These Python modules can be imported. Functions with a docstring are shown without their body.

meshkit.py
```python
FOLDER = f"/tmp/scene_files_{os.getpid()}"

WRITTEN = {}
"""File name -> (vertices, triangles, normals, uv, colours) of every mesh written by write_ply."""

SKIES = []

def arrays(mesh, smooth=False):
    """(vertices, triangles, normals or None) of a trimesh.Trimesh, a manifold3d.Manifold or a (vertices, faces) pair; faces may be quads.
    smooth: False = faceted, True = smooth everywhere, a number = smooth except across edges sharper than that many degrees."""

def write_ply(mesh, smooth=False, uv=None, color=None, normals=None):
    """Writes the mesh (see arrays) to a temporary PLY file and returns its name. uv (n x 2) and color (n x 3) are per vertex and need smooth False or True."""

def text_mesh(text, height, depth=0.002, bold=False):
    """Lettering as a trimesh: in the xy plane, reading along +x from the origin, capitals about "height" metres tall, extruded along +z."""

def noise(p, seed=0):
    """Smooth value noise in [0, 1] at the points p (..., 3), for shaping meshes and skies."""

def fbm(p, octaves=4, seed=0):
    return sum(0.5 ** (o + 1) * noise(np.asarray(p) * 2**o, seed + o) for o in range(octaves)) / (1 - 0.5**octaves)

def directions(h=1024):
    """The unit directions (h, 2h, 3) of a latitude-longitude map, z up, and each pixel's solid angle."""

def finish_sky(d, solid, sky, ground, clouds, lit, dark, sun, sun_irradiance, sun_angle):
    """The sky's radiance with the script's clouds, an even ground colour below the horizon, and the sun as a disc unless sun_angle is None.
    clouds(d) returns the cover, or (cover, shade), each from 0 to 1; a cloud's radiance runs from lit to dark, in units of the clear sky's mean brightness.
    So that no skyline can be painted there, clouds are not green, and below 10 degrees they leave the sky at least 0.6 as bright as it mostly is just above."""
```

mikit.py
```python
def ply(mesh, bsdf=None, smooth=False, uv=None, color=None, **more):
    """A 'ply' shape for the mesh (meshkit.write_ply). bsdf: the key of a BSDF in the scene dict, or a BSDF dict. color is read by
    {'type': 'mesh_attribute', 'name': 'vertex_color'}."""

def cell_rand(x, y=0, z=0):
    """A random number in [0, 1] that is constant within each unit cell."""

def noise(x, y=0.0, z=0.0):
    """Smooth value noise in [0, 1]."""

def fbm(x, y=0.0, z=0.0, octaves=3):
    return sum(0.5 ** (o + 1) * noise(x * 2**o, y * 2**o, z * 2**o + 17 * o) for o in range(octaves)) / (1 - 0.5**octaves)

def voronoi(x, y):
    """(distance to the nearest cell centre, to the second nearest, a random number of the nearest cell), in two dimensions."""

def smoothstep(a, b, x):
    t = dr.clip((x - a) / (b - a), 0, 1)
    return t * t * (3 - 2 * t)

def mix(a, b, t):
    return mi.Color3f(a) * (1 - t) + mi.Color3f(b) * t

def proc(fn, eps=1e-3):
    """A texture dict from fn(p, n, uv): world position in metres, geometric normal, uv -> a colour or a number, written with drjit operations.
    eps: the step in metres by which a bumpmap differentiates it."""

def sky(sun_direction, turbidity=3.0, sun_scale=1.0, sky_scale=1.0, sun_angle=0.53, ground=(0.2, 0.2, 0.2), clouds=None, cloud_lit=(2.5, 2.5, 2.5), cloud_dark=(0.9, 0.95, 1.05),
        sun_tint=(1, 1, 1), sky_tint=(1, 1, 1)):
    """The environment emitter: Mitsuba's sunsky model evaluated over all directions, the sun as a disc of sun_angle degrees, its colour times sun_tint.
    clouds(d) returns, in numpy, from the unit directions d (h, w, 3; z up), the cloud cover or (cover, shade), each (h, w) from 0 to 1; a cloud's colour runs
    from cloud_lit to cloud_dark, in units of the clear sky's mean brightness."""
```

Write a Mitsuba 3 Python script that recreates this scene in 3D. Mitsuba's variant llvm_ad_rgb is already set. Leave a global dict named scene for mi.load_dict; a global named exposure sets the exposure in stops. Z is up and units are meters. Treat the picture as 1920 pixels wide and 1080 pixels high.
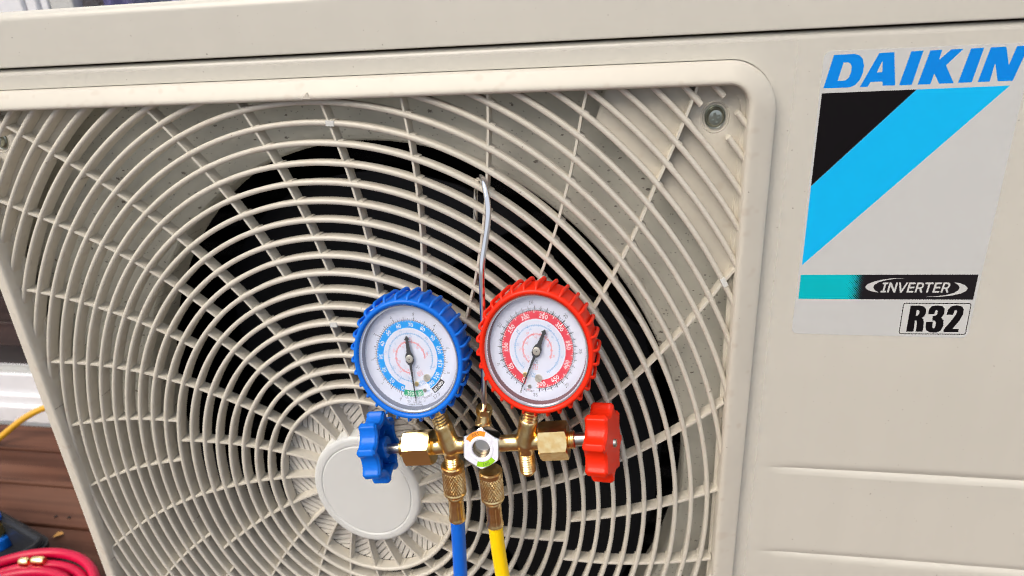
import math, random
import numpy as np, trimesh, mitsuba as mi, mikit, meshkit
import drjit as dr
import manifold3d as m3
from shapely.geometry import Polygon, Point, LineString, box as sbox
from shapely import affinity
from shapely.ops import unary_union
from shapely.geometry.polygon import orient
from mikit import noise, fbm, voronoi, smoothstep, mix

T = mi.ScalarTransform4f
rng = random.Random(7)
U, S = 0.011, 1.1504            # one grille pitch in metres; heights are built in pitches and raised by S
PI = math.pi

# ------------------------------------------------------------------ camera, sky, exposure
F = 1253.11
CAM = np.array([18.37970034, -36.09601016, 30.85883528])
RV = np.array([0.391453539, 0.178420701, -0.0186982742])
def rot(v):
    a = np.linalg.norm(v); k = v / a
    K = np.array([[0, -k[2], k[1]], [k[2], 0, -k[0]], [-k[1], k[0], 0]])
    return np.eye(3) + math.sin(a) * K + (1 - math.cos(a)) * K @ K
M = rot(RV) @ np.array([[1, 0, 0], [0, 0, -1], [0, 1, 0.0]])          # rows: right, down, forward
scene, labels = {}, {}
eye = CAM * U
scene['camera'] = {'type': 'thinlens', 'fov': 2 * math.degrees(math.atan(960 / F)), 'fov_axis': 'x', 'near_clip': 0.02, 'far_clip': 200.0,
                   'aperture_radius': 0.0011, 'focus_distance': 0.40,
                   'to_world': T().look_at(origin=eye.tolist(), target=(eye + M[2]).tolist(), up=(-M[1]).tolist())}
scene['sky'] = mikit.sky((-0.55, -1.0, 1.15), turbidity=3, sun_scale=0.30, sun_angle=44, clouds=lambda d: 1.0, cloud_lit=(0.92, 0.98, 1.10), sun_tint=(0.92, 0.99, 1.14))
exposure = 3.24

def ray(px, py):
    d = np.array([(px - 960) / F, (py - 540) / F, 1.0]) @ M
    return CAM, d
def at(px, py, y):
    """the point of the plane at depth y (pitches, 0 = front of the grille rings) that a pixel of the photograph shows"""
    o, d = ray(px, py); p = o + d * ((y - o[1]) / d[1]); return p * [1, 1, 1 / S]
def at_z(px, py, z):
    o, d = ray(px, py); p = o + d * ((z * S - o[2]) / d[2]); return p * [1, 1, 1 / S]

# ------------------------------------------------------------------ helpers
def unique(key):
    if key not in scene and key not in labels: return key
    n = 1
    while f'{key}_{n:03d}' in scene or f'{key}_{n:03d}' in labels: n += 1
    return f'{key}_{n:03d}'
def tri(mesh):
    if hasattr(mesh, 'to_mesh'):
        q = mesh.to_mesh(); return trimesh.Trimesh(np.array(q.vert_properties[:, :3]), np.array(q.tri_verts), process=False)
    return mesh
def put(key, mesh, mat, smooth=False, label=None, kind=None):
    key = unique(key)
    if isinstance(mesh, list): mesh = trimesh.util.concatenate([tri(m) for m in mesh])
    mesh = tri(mesh)
    m = trimesh.Trimesh(np.array(mesh.vertices) * [U, U, U * S], mesh.faces, process=False)
    scene[key] = mikit.ply(m, mat, smooth)
    if label or kind:
        labels[key] = {}
        if label: labels[key]['label'] = label
        if kind: labels[key]['kind'] = kind
    return key
def thing(key, label, cat, group=None):
    key = unique(key)
    labels[key] = {'label': label, 'category': cat}
    if group: labels[key]['group'] = group
    return key
def frame_of(axis, hint=(0, 0, 1)):
    n = np.array(axis, float); n /= np.linalg.norm(n)
    h = np.array(hint, float)
    if abs(n @ h) > 0.95: h = np.array([1.0, 0, 0]) if abs(n[0]) < 0.9 else np.array([0, 1.0, 0])
    u = np.cross(h, n); u /= np.linalg.norm(u)
    return u, np.cross(n, u), n
def place(mesh, origin, u, v, n):
    mesh = tri(mesh); V = np.array(mesh.vertices)
    return trimesh.Trimesh(np.array(origin) + V[:, :1] * u + V[:, 1:2] * v + V[:, 2:3] * n, mesh.faces, process=False)
def grid_faces(a, b, wrap_b=False, wrap_a=False):
    f = []
    for i in range(a if wrap_a else a - 1):
        for j in range(b if wrap_b else b - 1):
            i1, j1 = (i + 1) % a, (j + 1) % b
            p, q, r, s = i * b + j, i1 * b + j, i1 * b + j1, i * b + j1
            f += [(p, q, r), (p, r, s)]
    return np.array(f)
def rev(profile, n=64):
    """lathe a (radius, height) polyline about z"""
    p = np.array(profile, float); t = np.arange(n) * 2 * PI / n
    V = np.stack([p[:, None, 0] * np.cos(t), p[:, None, 0] * np.sin(t), np.broadcast_to(p[:, 1:2], (len(p), n))], -1).reshape(-1, 3)
    return trimesh.Trimesh(V, grid_faces(len(p), n, wrap_b=True)[:, ::-1], process=False)
def tube(points, r, sides=16, caps=True):
    p = np.array(points, float); n = len(p); r = np.broadcast_to(r, (n,))
    t = np.gradient(p, axis=0); t /= np.linalg.norm(t, axis=1, keepdims=True)
    u = np.cross(t[0], [0, 1, 0.123]); u /= np.linalg.norm(u); rings = []
    a = np.arange(sides) * 2 * PI / sides
    for i in range(n):
        u = u - t[i] * (u @ t[i]); u /= np.linalg.norm(u); v = np.cross(t[i], u)
        rings.append(p[i] + r[i] * (np.cos(a)[:, None] * u + np.sin(a)[:, None] * v))
    V = np.concatenate(rings); f = grid_faces(n, sides, wrap_b=True)
    if caps:
        k = len(V); V = np.vstack([V, p[:1], p[-1:]])
        f = np.vstack([f, [(k, (j + 1) % sides, j) for j in range(sides)], [(k + 1, (n - 1) * sides + j, (n - 1) * sides + (j + 1) % sides) for j in range(sides)]])
    return trimesh.Trimesh(V, f, process=False)
def spline(points, n=40):
    from scipy.interpolate import CubicSpline
    p = np.array(points, float); d = np.r_[0, np.cumsum(np.linalg.norm(np.diff(p, axis=0), axis=1))]
    return CubicSpline(d, p)(np.linspace(0, d[-1], n))
def prism(poly, h0, h1):
    """extrude shapely polygon(s) (x, y) between heights h0 and h1"""
    out = []
    for g in getattr(poly, 'geoms', [poly]):
        if g.is_empty or g.area < 1e-7: continue
        m = trimesh.creation.extrude_polygon(g, h1 - h0, engine='earcut'); m.apply_translation([0, 0, h0]); out.append(m)
    return trimesh.util.concatenate(out)
def xz(mesh, flip=True):
    """local (x, y, h) -> (x, -h towards the viewer, z): sheets and prisms that stand in the front plane"""
    mesh = tri(mesh); V = np.array(mesh.vertices)
    return trimesh.Trimesh(np.stack([V[:, 0], -V[:, 2], V[:, 1]], -1), mesh.faces, process=False)
def block(x0, x1, y0, y1, z0, z1):
    m = trimesh.creation.box([x1 - x0, y1 - y0, z1 - z0]); m.apply_translation([(x0 + x1) / 2, (y0 + y1) / 2, (z0 + z1) / 2]); return m
def rblock(x0, x1, y0, y1, z0, z1, r):
    s = [m3.Manifold.sphere(r, 16).translate([x, y, z]) for x in (x0 + r, x1 - r) for y in (y0 + r, y1 - r) for z in (z0 + r, z1 - r)]
    return m3.Manifold.batch_hull(s)
def rrect(x0, x1, z0, z1, r, n=10):
    pts = []
    for cx, cz, a0 in ((x1 - r, z1 - r, 0), (x0 + r, z1 - r, 90), (x0 + r, z0 + r, 180), (x1 - r, z0 + r, 270)):
        for k in range(n + 1):
            a = math.radians(a0 + 90 * k / n); pts.append((cx + r * math.cos(a), cz + r * math.sin(a)))
    return np.array(pts)

# ------------------------------------------------------------------ materials
def rgb(*c): return {'type': 'rgb', 'value': list(c)}
def principled(color, rough=0.4, metallic=0.0, spec=0.5, **more):
    return {'type': 'twosided', 'b': {'type': 'principled', 'base_color': color if isinstance(color, dict) else rgb(*color), 'roughness': rough, 'metallic': metallic, 'specular': spec, **more}}
def specks(p, freq, size, thresh, seed, sy=1.0):
    """sparse dark flecks of grit on an upright sheet, 0 to 1"""
    x, z = p.x * freq + seed, p.z * freq * sy + seed * 1.7
    wob = noise(p.x * 900, p.y * 900, p.z * 900) * 0.5
    d, _, w = voronoi(x, z)
    r = size * (0.35 + 1.2 * dr.abs(w * 7.31 - dr.floor(w * 7.31)))
    return dr.select(w > thresh, 1 - smoothstep(r * 0.6, r, d + wob * r), 0.0)
PAINT = (0.485, 0.468, 0.416)
def f_paint(p, n, uv):
    g = fbm(p.x * 9, p.y * 9, p.z * 14, octaves=3) * 0.6 + fbm(p.x * 70 + 5, 2.0, p.z * 5, octaves=3) * 0.4
    base = mix(tuple(0.95 * c for c in PAINT), tuple(1.04 * c for c in PAINT), g)
    fine = specks(p, 90.0, 0.045, 0.80, 3.0) * 0.40 + specks(p, 33.0, 0.022, 0.80, 11.0) * 0.7 + specks(p, 150.0, 0.06, 0.85, 17.0, 2.0) * 0.2
    return mix(base, (0.16, 0.13, 0.10), dr.minimum(fine, 0.8))
def f_plate(p, n, uv):
    g = fbm(p.x * 22, p.y * 20, p.z * 30, octaves=4)
    base = mix((0.46, 0.455, 0.395), (0.56, 0.55, 0.48), smoothstep(0.25, 0.75, g))
    fine = specks(p, 95.0, 0.11, 0.55, 5.0, 1.5) * 0.65 + specks(p, 40.0, 0.075, 0.4, 23.0, 1.6) + specks(p, 170.0, 0.13, 0.5, 31.0, 1.3) * 0.5
    return mix(base, (0.10, 0.085, 0.07), dr.minimum(fine, 0.85))
GR = (0.50, 0.472, 0.408)
def f_grille(p, n, uv):
    g = fbm(p.x * 40, p.y * 60, p.z * 40, octaves=3)
    d = smoothstep(0.62, 0.85, fbm(p.x * 150 + 9, p.y * 150, p.z * 150, octaves=2))
    base = mix(mix(tuple(0.95 * c for c in GR), tuple(1.03 * c for c in GR), g), (0.40, 0.33, 0.26), d * 0.3)
    return mix(base, (0.14, 0.10, 0.07), dr.minimum(specks(p, 75.0, 0.05, 0.82, 41.0), 0.6))
def f_brass(p, n, uv):
    g = fbm(p.x * 260, p.y * 260, p.z * 260, octaves=3)
    return mix((0.86, 0.58, 0.24), (0.97, 0.77, 0.40), smoothstep(0.25, 0.75, g))
def f_deck(p, n, uv):
    row = dr.floor((p.y / U + 500.0) / 8.4)
    s = row * 3.7
    grain = fbm(p.x * 3.0 + s, p.y * 120.0, s, octaves=4)
    wide = fbm(p.x * 1.7 + s, p.y * 14.0 + s, s, octaves=3)
    c = mix((0.040, 0.015, 0.010), (0.135, 0.058, 0.036), smoothstep(0.2, 0.8, grain * 0.55 + wide * 0.45))
    c = mix(c, (0.17, 0.090, 0.064), smoothstep(0.55, 0.8, wide) * 0.55)
    return mix(c, (0.04, 0.022, 0.016), smoothstep(0.70, 0.82, fbm(p.x * 5 + s, p.y * 60, s + 4, octaves=3)))
def f_coil(p, n, uv):
    k = dr.abs(dr.sin(p.x * 2400.0)); b = dr.abs(dr.sin(p.z * 95.0))
    g = fbm(p.x * 12, p.z * 18, 2.0, octaves=3)
    return mix((0.008, 0.008, 0.009), (0.12, 0.12, 0.125), smoothstep(0.6, 1.0, k) * smoothstep(0.55, 0.95, b) * smoothstep(0.3, 0.8, g))
def f_curtain(p, n, uv):
    x = p.x / U
    t = fbm(x * 0.22, 3.0, p.z * 0.6, octaves=3)
    base = mix((0.10, 0.085, 0.24), (0.07, 0.075, 0.14), smoothstep(-56.5, -51.0, x + 2 * t))
    base = mix(base, (0.34, 0.32, 0.55), smoothstep(0.0, 1.0, 1 - dr.abs(x + 46.5 + t) / 2.0))
    return mix(base, (0.10, 0.05, 0.035), 1 - smoothstep(-59.2, -58.0, x + t))
def f_case(p, n, uv):
    g = fbm(p.x * 300, p.y * 300, p.z * 300, octaves=2)
    return mix((0.012, 0.013, 0.016), (0.022, 0.024, 0.029), g)
def f_teal(p, n, uv):
    x = (p.x / U - BAR_X0) / (BAR_X1 - BAR_X0)
    cell = 0.085 * U
    a = (p.x + p.z / S) / cell * 0.7071; b = (p.x - p.z / S) / cell * 0.7071
    d = dr.sqrt(dr.square(a - dr.floor(a) - 0.5) + dr.square(b - dr.floor(b) - 0.5))
    return mix((0.0, 0.40, 0.46), (0.010, 0.008, 0.010), smoothstep(-0.08, 0.08, dr.clip((x - 0.27) / 0.13, -0.2, 1.3) * 0.85 - d + 0.02))
def f_bark(p, n, uv):
    return mix((0.016, 0.009, 0.009), (0.030, 0.016, 0.016), smoothstep(0.3, 0.7, fbm(p.x * 2, p.y * 3, p.z * 40, octaves=3)))
bar_l, bar_r = at(1501.6, 515.4, 0.47), at(1834.6, 514.8, 0.47)
BAR_X0, BAR_X1 = bar_l[0], bar_r[0]
P_ = mikit.proc
scene['mat_paint'] = principled(P_(f_paint), 0.27, spec=0.4, clearcoat=0.5, clearcoat_gloss=0.95)
scene['mat_plate'] = principled(P_(f_plate), 0.5)
scene['mat_grille'] = principled(P_(f_grille), 0.38)
scene['mat_hub'] = principled((0.53, 0.54, 0.525), 0.42)
scene['mat_disc'] = principled((0.50, 0.48, 0.44), 0.45)
scene['mat_black'] = principled((0.012, 0.012, 0.013), 0.6)
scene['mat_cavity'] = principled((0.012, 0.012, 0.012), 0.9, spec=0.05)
scene['mat_blade'] = principled((0.011, 0.012, 0.015), 0.45, spec=0.12)
scene['mat_coil'] = principled(P_(f_coil), 0.7, spec=0.1)
scene['mat_blue'] = principled((0.004, 0.135, 0.62), 0.28, clearcoat=0.2, clearcoat_gloss=0.92, spec=0.2)
scene['mat_red'] = principled((0.72, 0.022, 0.004), 0.32, clearcoat=0.2, clearcoat_gloss=0.92, spec=0.2)
scene['mat_hose_blue'] = principled((0.004, 0.115, 0.58), 0.38, spec=0.35)
scene['mat_hose_yellow'] = principled((0.86, 0.56, 0.002), 0.36, spec=0.35)
scene['mat_hose_pink'] = principled((0.47, 0.002, 0.04), 0.33, spec=0.35)
scene['mat_cable'] = principled((0.62, 0.33, 0.02), 0.4)
scene['mat_brass'] = principled(P_(f_brass), 0.24, metallic=1.0)
scene['mat_brass_bright'] = principled((0.95, 0.76, 0.36), 0.16, metallic=1.0)
scene['mat_chrome'] = principled((0.83, 0.83, 0.85), 0.07, metallic=1.0)
scene['mat_eye'] = principled((0.24, 0.19, 0.125), 0.3, metallic=0.9)
scene['mat_steel'] = principled((0.62, 0.60, 0.55), 0.25, metallic=1.0)
scene['mat_zinc'] = principled((0.36, 0.38, 0.33), 0.2, metallic=1.0)
scene['mat_case_wall'] = principled((0.24, 0.26, 0.32), 0.25, metallic=0.5)
scene['mat_case_wall_red'] = principled((0.20, 0.10, 0.11), 0.25, metallic=0.4)
scene['mat_dial'] = principled((0.66, 0.70, 0.83), 0.5, spec=0.2)
scene['mat_ink'] = principled((0.035, 0.035, 0.045), 0.5)
scene['mat_ink_white'] = principled((0.85, 0.86, 0.88), 0.5)
scene['mat_band_blue'] = principled((0.0, 0.30, 0.82), 0.5)
scene['mat_band_red'] = principled((0.68, 0.045, 0.075), 0.5)
scene['mat_ink_blue'] = principled((0.10, 0.33, 0.66), 0.5)
scene['mat_ink_red'] = principled((0.74, 0.12, 0.12), 0.5)
scene['mat_band_green'] = principled((0.02, 0.34, 0.17), 0.5)
scene['mat_needle'] = principled((0.03, 0.033, 0.04), 0.45)
scene['mat_pivot'] = principled((0.62, 0.60, 0.53), 0.35, metallic=0.6)
scene['mat_orange'] = principled((0.90, 0.30, 0.03), 0.4)
scene['mat_lime'] = principled((0.30, 0.62, 0.02), 0.4)
scene['mat_label'] = principled((0.76, 0.76, 0.84), 0.35)
scene['mat_sticker'] = principled((0.475, 0.482, 0.475), 0.28, spec=0.22)
scene['mat_st_blue'] = principled((0.0, 0.20, 0.66), 0.3, spec=0.22)
scene['mat_st_cyan'] = principled((0.003, 0.40, 0.76), 0.3, spec=0.22)
scene['mat_st_black'] = principled((0.006, 0.005, 0.006), 0.3, spec=0.1)
scene['mat_st_white'] = principled((0.49, 0.495, 0.485), 0.3, spec=0.22)
scene['mat_st_bar'] = principled(P_(f_teal), 0.3, spec=0.22)
scene['mat_glass'] = {'type': 'thindielectric', 'int_ior': 1.5}
scene['mat_door_glass'] = {'type': 'thindielectric', 'int_ior': 1.22}
scene['mat_white_frame'] = principled((0.62, 0.63, 0.66), 0.4)
scene['mat_grey_frame'] = principled((0.42, 0.43, 0.42), 0.4)
scene['mat_curtain'] = principled(P_(f_curtain), 0.9)
scene['mat_deck'] = principled(P_(f_deck), 0.5, spec=0.10)
scene['mat_gap'] = principled((0.02, 0.013, 0.01), 0.9)
scene['mat_case'] = principled(P_(f_case), 0.42, spec=0.25)
scene['mat_bark'] = principled(P_(f_bark), 0.5)
scene['mat_floor_in'] = principled((0.035, 0.033, 0.034), 0.4, spec=0.2)
scene['mat_leaf'] = principled((0.55, 0.28, 0.06), 0.6)

# ------------------------------------------------------------------ the setting: deck
ZG = -36.0 / S
b0 = at_z(60, 844, ZG)[1]       # a gap between boards
deck = 'deck'
put(deck, block(-190, 110, -95, 53.2, ZG - 4, ZG - 1.9), 'mat_gap', kind='structure')
for k in range(-13, 3):
    y0 = b0 + (k - 1) * 8.4 + 0.22; y1 = y0 + 8.4 - 0.5
    y1 = min(y1, 53.4)
    if y1 - y0 < 0.5: continue
    dz = rng.uniform(-0.05, 0.05)
    put(deck + '__board', rblock(-185, 105, y0, y1, ZG - 1.9, ZG + dz, 0.28), 'mat_deck', smooth=40)
for px, py in ((105, 969), (130, 971)):
    c = at_z(px, py, ZG); put(deck + '__nail', trimesh.creation.cylinder(0.24, 0.12, sections=18, transform=trimesh.transformations.translation_matrix([c[0], c[1], ZG + 0.05])), 'mat_gap', smooth=40)
put('room_floor', block(-190, 60, 56.5, 140, ZG + 5, ZG + 6.5), 'mat_floor_in', kind='structure')

# ------------------------------------------------------------------ sliding door behind the unit
YD = 53.9
door = thing('sliding_door', 'white framed glass sliding door with stepped white sill behind the beige unit', 'door')
zs = [at(43, py, YD + dy)[2] for py, dy in ((793, 0), (764, 0), (743, 0.9), (703, 1.8), (695, 2.4))]
xl, xr = -190, 60
put(door + '__sill', [rblock(xl, xr, YD, YD + 6, ZG + 0.05, zs[1], 0.25), rblock(xl, xr, YD + 0.9, YD + 6, zs[1] - 0.2, zs[2], 0.25), rblock(xl, xr, YD + 1.8, YD + 6, zs[2] - 0.2, zs[3], 0.25)], 'mat_white_frame', smooth=40)
put(door + '__track', block(xl, xr, YD + 2.4, YD + 4.4, zs[3], zs[4]), 'mat_grey_frame')
def xd(px, py=10): return at(px, py, YD)[0]
zt = 175
put(door + '__stile', [rblock(xd(-30), xd(40), YD + 0.1, YD + 2.6, zs[4], zt, 0.3), rblock(xd(41), xd(62), YD + 0.6, YD + 2.6, zs[4], zt, 0.3)], 'mat_white_frame', smooth=40)
put(door + '__stile', rblock(xd(63), xd(77), YD + 1.2, YD + 2.6, zs[4], zt, 0.2), 'mat_white_frame', smooth=40)
put(door + '__stile', [rblock(xd(78), xd(89), YD + 1.5, YD + 3.0, zs[4], zt, 0.15), rblock(xd(91.5), xd(128), YD + 0.9, YD + 3.0, zs[4], zt, 0.3)], 'mat_grey_frame', smooth=40)
put(door + '__glass_pane', block(xl, xd(-30), YD + 3.6, YD + 3.62, zs[4], zt), 'mat_door_glass')
put(door + '__glass_pane', block(xd(128), xr, YD + 2.0, YD + 2.02, zs[4], zt), 'mat_door_glass')
put(door + '__head_rail', block(xl, xr, YD, YD + 4, zt, zt + 12), 'mat_white_frame')
# curtain inside, hung in folds
xs = np.linspace(xd(126), 60, 700)
def fold(x): return YD + 5.2 + 0.9 * np.sin(x * 1.55 + 1.2 * np.sin(x * 0.37)) + 0.35 * np.sin(x * 3.9)
V = np.array([(x, fold(x) + 0.25 * (z - 20) * 0.01, z) for z in np.linspace(zs[4] + 0.5, zt - 1, 5) for x in xs])
V2 = V + [0, 0.12, 0]
f = grid_faces(5, len(xs))
put('curtain', trimesh.Trimesh(np.vstack([V, V2]), np.vstack([f, f[:, ::-1] + len(V)]), process=False), 'mat_curtain', smooth=True)
labels['curtain'] = {'label': 'purple and dark blue curtain hanging in folds behind the right door glass', 'category': 'curtain'}
wall_in = 'room_wall'
put(wall_in, block(-190, 60, 118, 120, ZG + 5, 190), 'mat_bark', kind='structure')
for k in range(10):
    put(wall_in + '__board', rblock(-190, -62, 62 + 0.4 * (k % 2) * 0.2, 63.2, ZG + 10.5 + k * 4.6, ZG + 10.5 + k * 4.6 + 4.45, 0.2), 'mat_bark', smooth=40)

# ------------------------------------------------------------------ the air conditioner
ac = thing('air_conditioner', 'beige outdoor air conditioner unit with round fan grille and blue logo sticker', 'air conditioner')
YP = 0.5                                      # face of the sheet metal front
XB0, XB1, ZB = -25.3, 46.0, -27.5
XO0, XO1, ZO0, ZO1 = -24.62, 25.36, -24.6, 24.5      # outer edge of the grille frame
XI0, XI1, ZI0, ZI1 = -23.28, 23.98, -23.55, 23.52    # inner edge of the grille frame
# front panel: left part with the grille opening, right part with the pressed steps
ZT = 25.22
left = Polygon([(XB0 + 0.6, ZB), (26.2, ZB), (26.2, ZT), (XB0 + 0.6, ZT)]).difference(Polygon(rrect(XO0 - 0.05, XO1 + 0.05, ZO0 - 0.05, ZO1 + 0.05, 2.33)))
pan = [xz(prism(left, -YP - 0.12, -YP))]
c1, c2 = at(1672, 890, YP)[2], at(1672, 1053, YP)[2]
pitch = c1 - c2
steps = [c1 - k * pitch for k in range(0, 5)]
zs_ = set(np.linspace(ZB, ZT, 60).tolist())
for z in steps:
    zs_ |= {z + d for d in (0.9, 0.7, 0.5, 0.36, 0.24, 0.14, 0.07, 0.02, 0.001, -0.001, -0.04, -0.08, -0.14, -0.24, -0.4, -0.6, -0.8, -1.1, -1.4)}
zs_ = np.array(sorted(zs_)); xs_ = np.r_[np.linspace(26.2, 38, 60), np.linspace(38.5, XB1 - 0.6, 12)]
def press(x, z):
    a = smooth(26.3, 29.0, x) * (0.55 + 0.45 * smooth(28, 37, x))
    fr = ((c1 - z) / pitch) % 1.0                    # 0 just below a crease, 1 just above the next one
    if z > c1 + 0.6 * pitch: return 0.0
    dip = -0.22 * max(0.0, (fr - 0.91) / 0.09) ** 2.5
    return a * (dip - (0.20 * max(0.0, 1 - fr / 0.07) ** 2 if z < c1 else 0.0))
def smooth(a, b, x):
    t = min(max((x - a) / (b - a), 0), 1); return t * t * (3 - 2 * t)
V = np.array([(x, YP - press(x, z), z) for z in zs_ for x in xs_])
pan.append(trimesh.Trimesh(V, grid_faces(len(zs_), len(xs_)), process=False))
prof = [(YP, ZT)] + [(YP + 0.32 * (1 - math.cos(a)), ZT + 0.32 * math.sin(a)) for a in np.linspace(0.15, PI / 2, 8)] + [(3.0, ZT + 0.325)]
def strip_x(profile, x0, x1, n=2):
    p = np.array(profile); xx = np.linspace(x0, x1, n)
    return trimesh.Trimesh(np.array([(x, a, b) for a, b in p for x in xx]), grid_faces(len(p), n), process=False)
pan.append(strip_x(prof, XB0 + 0.6, XB1 - 0.6))
pan.append(trimesh.Trimesh(*(lambda p: (np.array([(XB0 + 0.6 - a, b, z) for a, b in p for z in (ZB, ZT + 0.2)]), grid_faces(len(p), 2)))([(0.6 * math.sin(t), YP + 0.6 * (1 - math.cos(t))) for t in np.linspace(0, PI / 2, 8)] + [(0.6, 25)]), process=False))
pan.append(xz(prism(Polygon(rrect(XO0 - 0.3, XO1 + 0.3, ZO0 - 0.3, ZO1 + 0.3, 2.5)).difference(Polygon(rrect(XO0 + 0.2, XO1 - 0.2, ZO0 + 0.2, ZO1 - 0.2, 2.2))), -YP - 0.22, -YP - 0.13)))
put(ac + '__front_panel', pan, 'mat_paint', smooth=35)
put(ac + '__cabinet', [block(XB1 - 0.6, XB1 - 0.4, 0.9, 25.6, ZB, ZT + 0.3), block(XB0 + 0.02, XB1 - 0.6, 25.4, 25.6, ZB, ZT + 0.3), block(XB0 + 0.02, XB1 - 0.6, 0.9, 25.4, ZB - 0.2, ZB)], 'mat_paint')
# lid with rounded edge, a shadow gap below it
ZL0, ZL1 = at(960, 79.5, 0.3)[2] - 0.05, 28.32
lid = [(1.6, ZL0 + 0.03), (0.42, ZL0 + 0.0), (0.33, ZL0 + 0.03), (0.3, ZL0 + 0.1)] + [(0.3 + 0.5 * (1 - math.cos(a)), ZL1 - 0.5 + 0.5 * math.sin(a)) for a in np.linspace(0, PI / 2, 10)] + [(26.0, ZL1), (26.0, ZL0), (1.6, ZL0 + 0.03)]
put(ac + '__lid', [strip_x(lid, XB0 - 0.2, XB1 + 0.2)], 'mat_paint', smooth=35)
put(ac + '__foot', [rblock(-17, -13, 1, 25, ZG + 0.05, ZB - 0.2, 0.3)], 'mat_black', smooth=40)
put(ac + '__foot', [rblock(33, 37, 1, 25, ZG + 0.05, ZB - 0.2, 0.3)], 'mat_black', smooth=40)

# --- fan guard: frame
guard = ac + '__fan_guard'
n_c = 12
outer = rrect(XO0, XO1, ZO0, ZO1, 2.3, n_c); inner = rrect(XI0, XI1, ZI0, ZI1, 0.95, n_c)
sect = [(0.0, 2.0), (0.0, 0.55), (0.0, 0.0), (0.02, -0.10), (0.07, -0.17), (0.2, -0.25), (0.36, -0.335), (0.52, -0.42), (0.66, -0.485), (0.77, -0.53), (0.86, -0.545), (0.93, -0.515), (0.98, -0.43), (1.0, -0.30), (1.0, 0.9), (0.985, 1.02)]
V = np.array([((1 - t) * o[0] + t * i[0], y, (1 - t) * o[1] + t * i[1]) for t, y in sect for o, i in zip(outer, inner)])
put(guard, trimesh.Trimesh(V, grid_faces(len(sect), len(outer), wrap_b=True), process=False), 'mat_grille', smooth=40)
rect = Polygon(inner)
# the small embossed arrow on the top rail
am = [at(575, 172.5, -0.56), at(566, 186, -0.45), at(586, 186, -0.45)]
put(guard + '__arrow_mark', xz(prism(Polygon([(a[0], a[2]) for a in am]).buffer(-0.02), 0.42, 0.585)), 'mat_grille')

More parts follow.
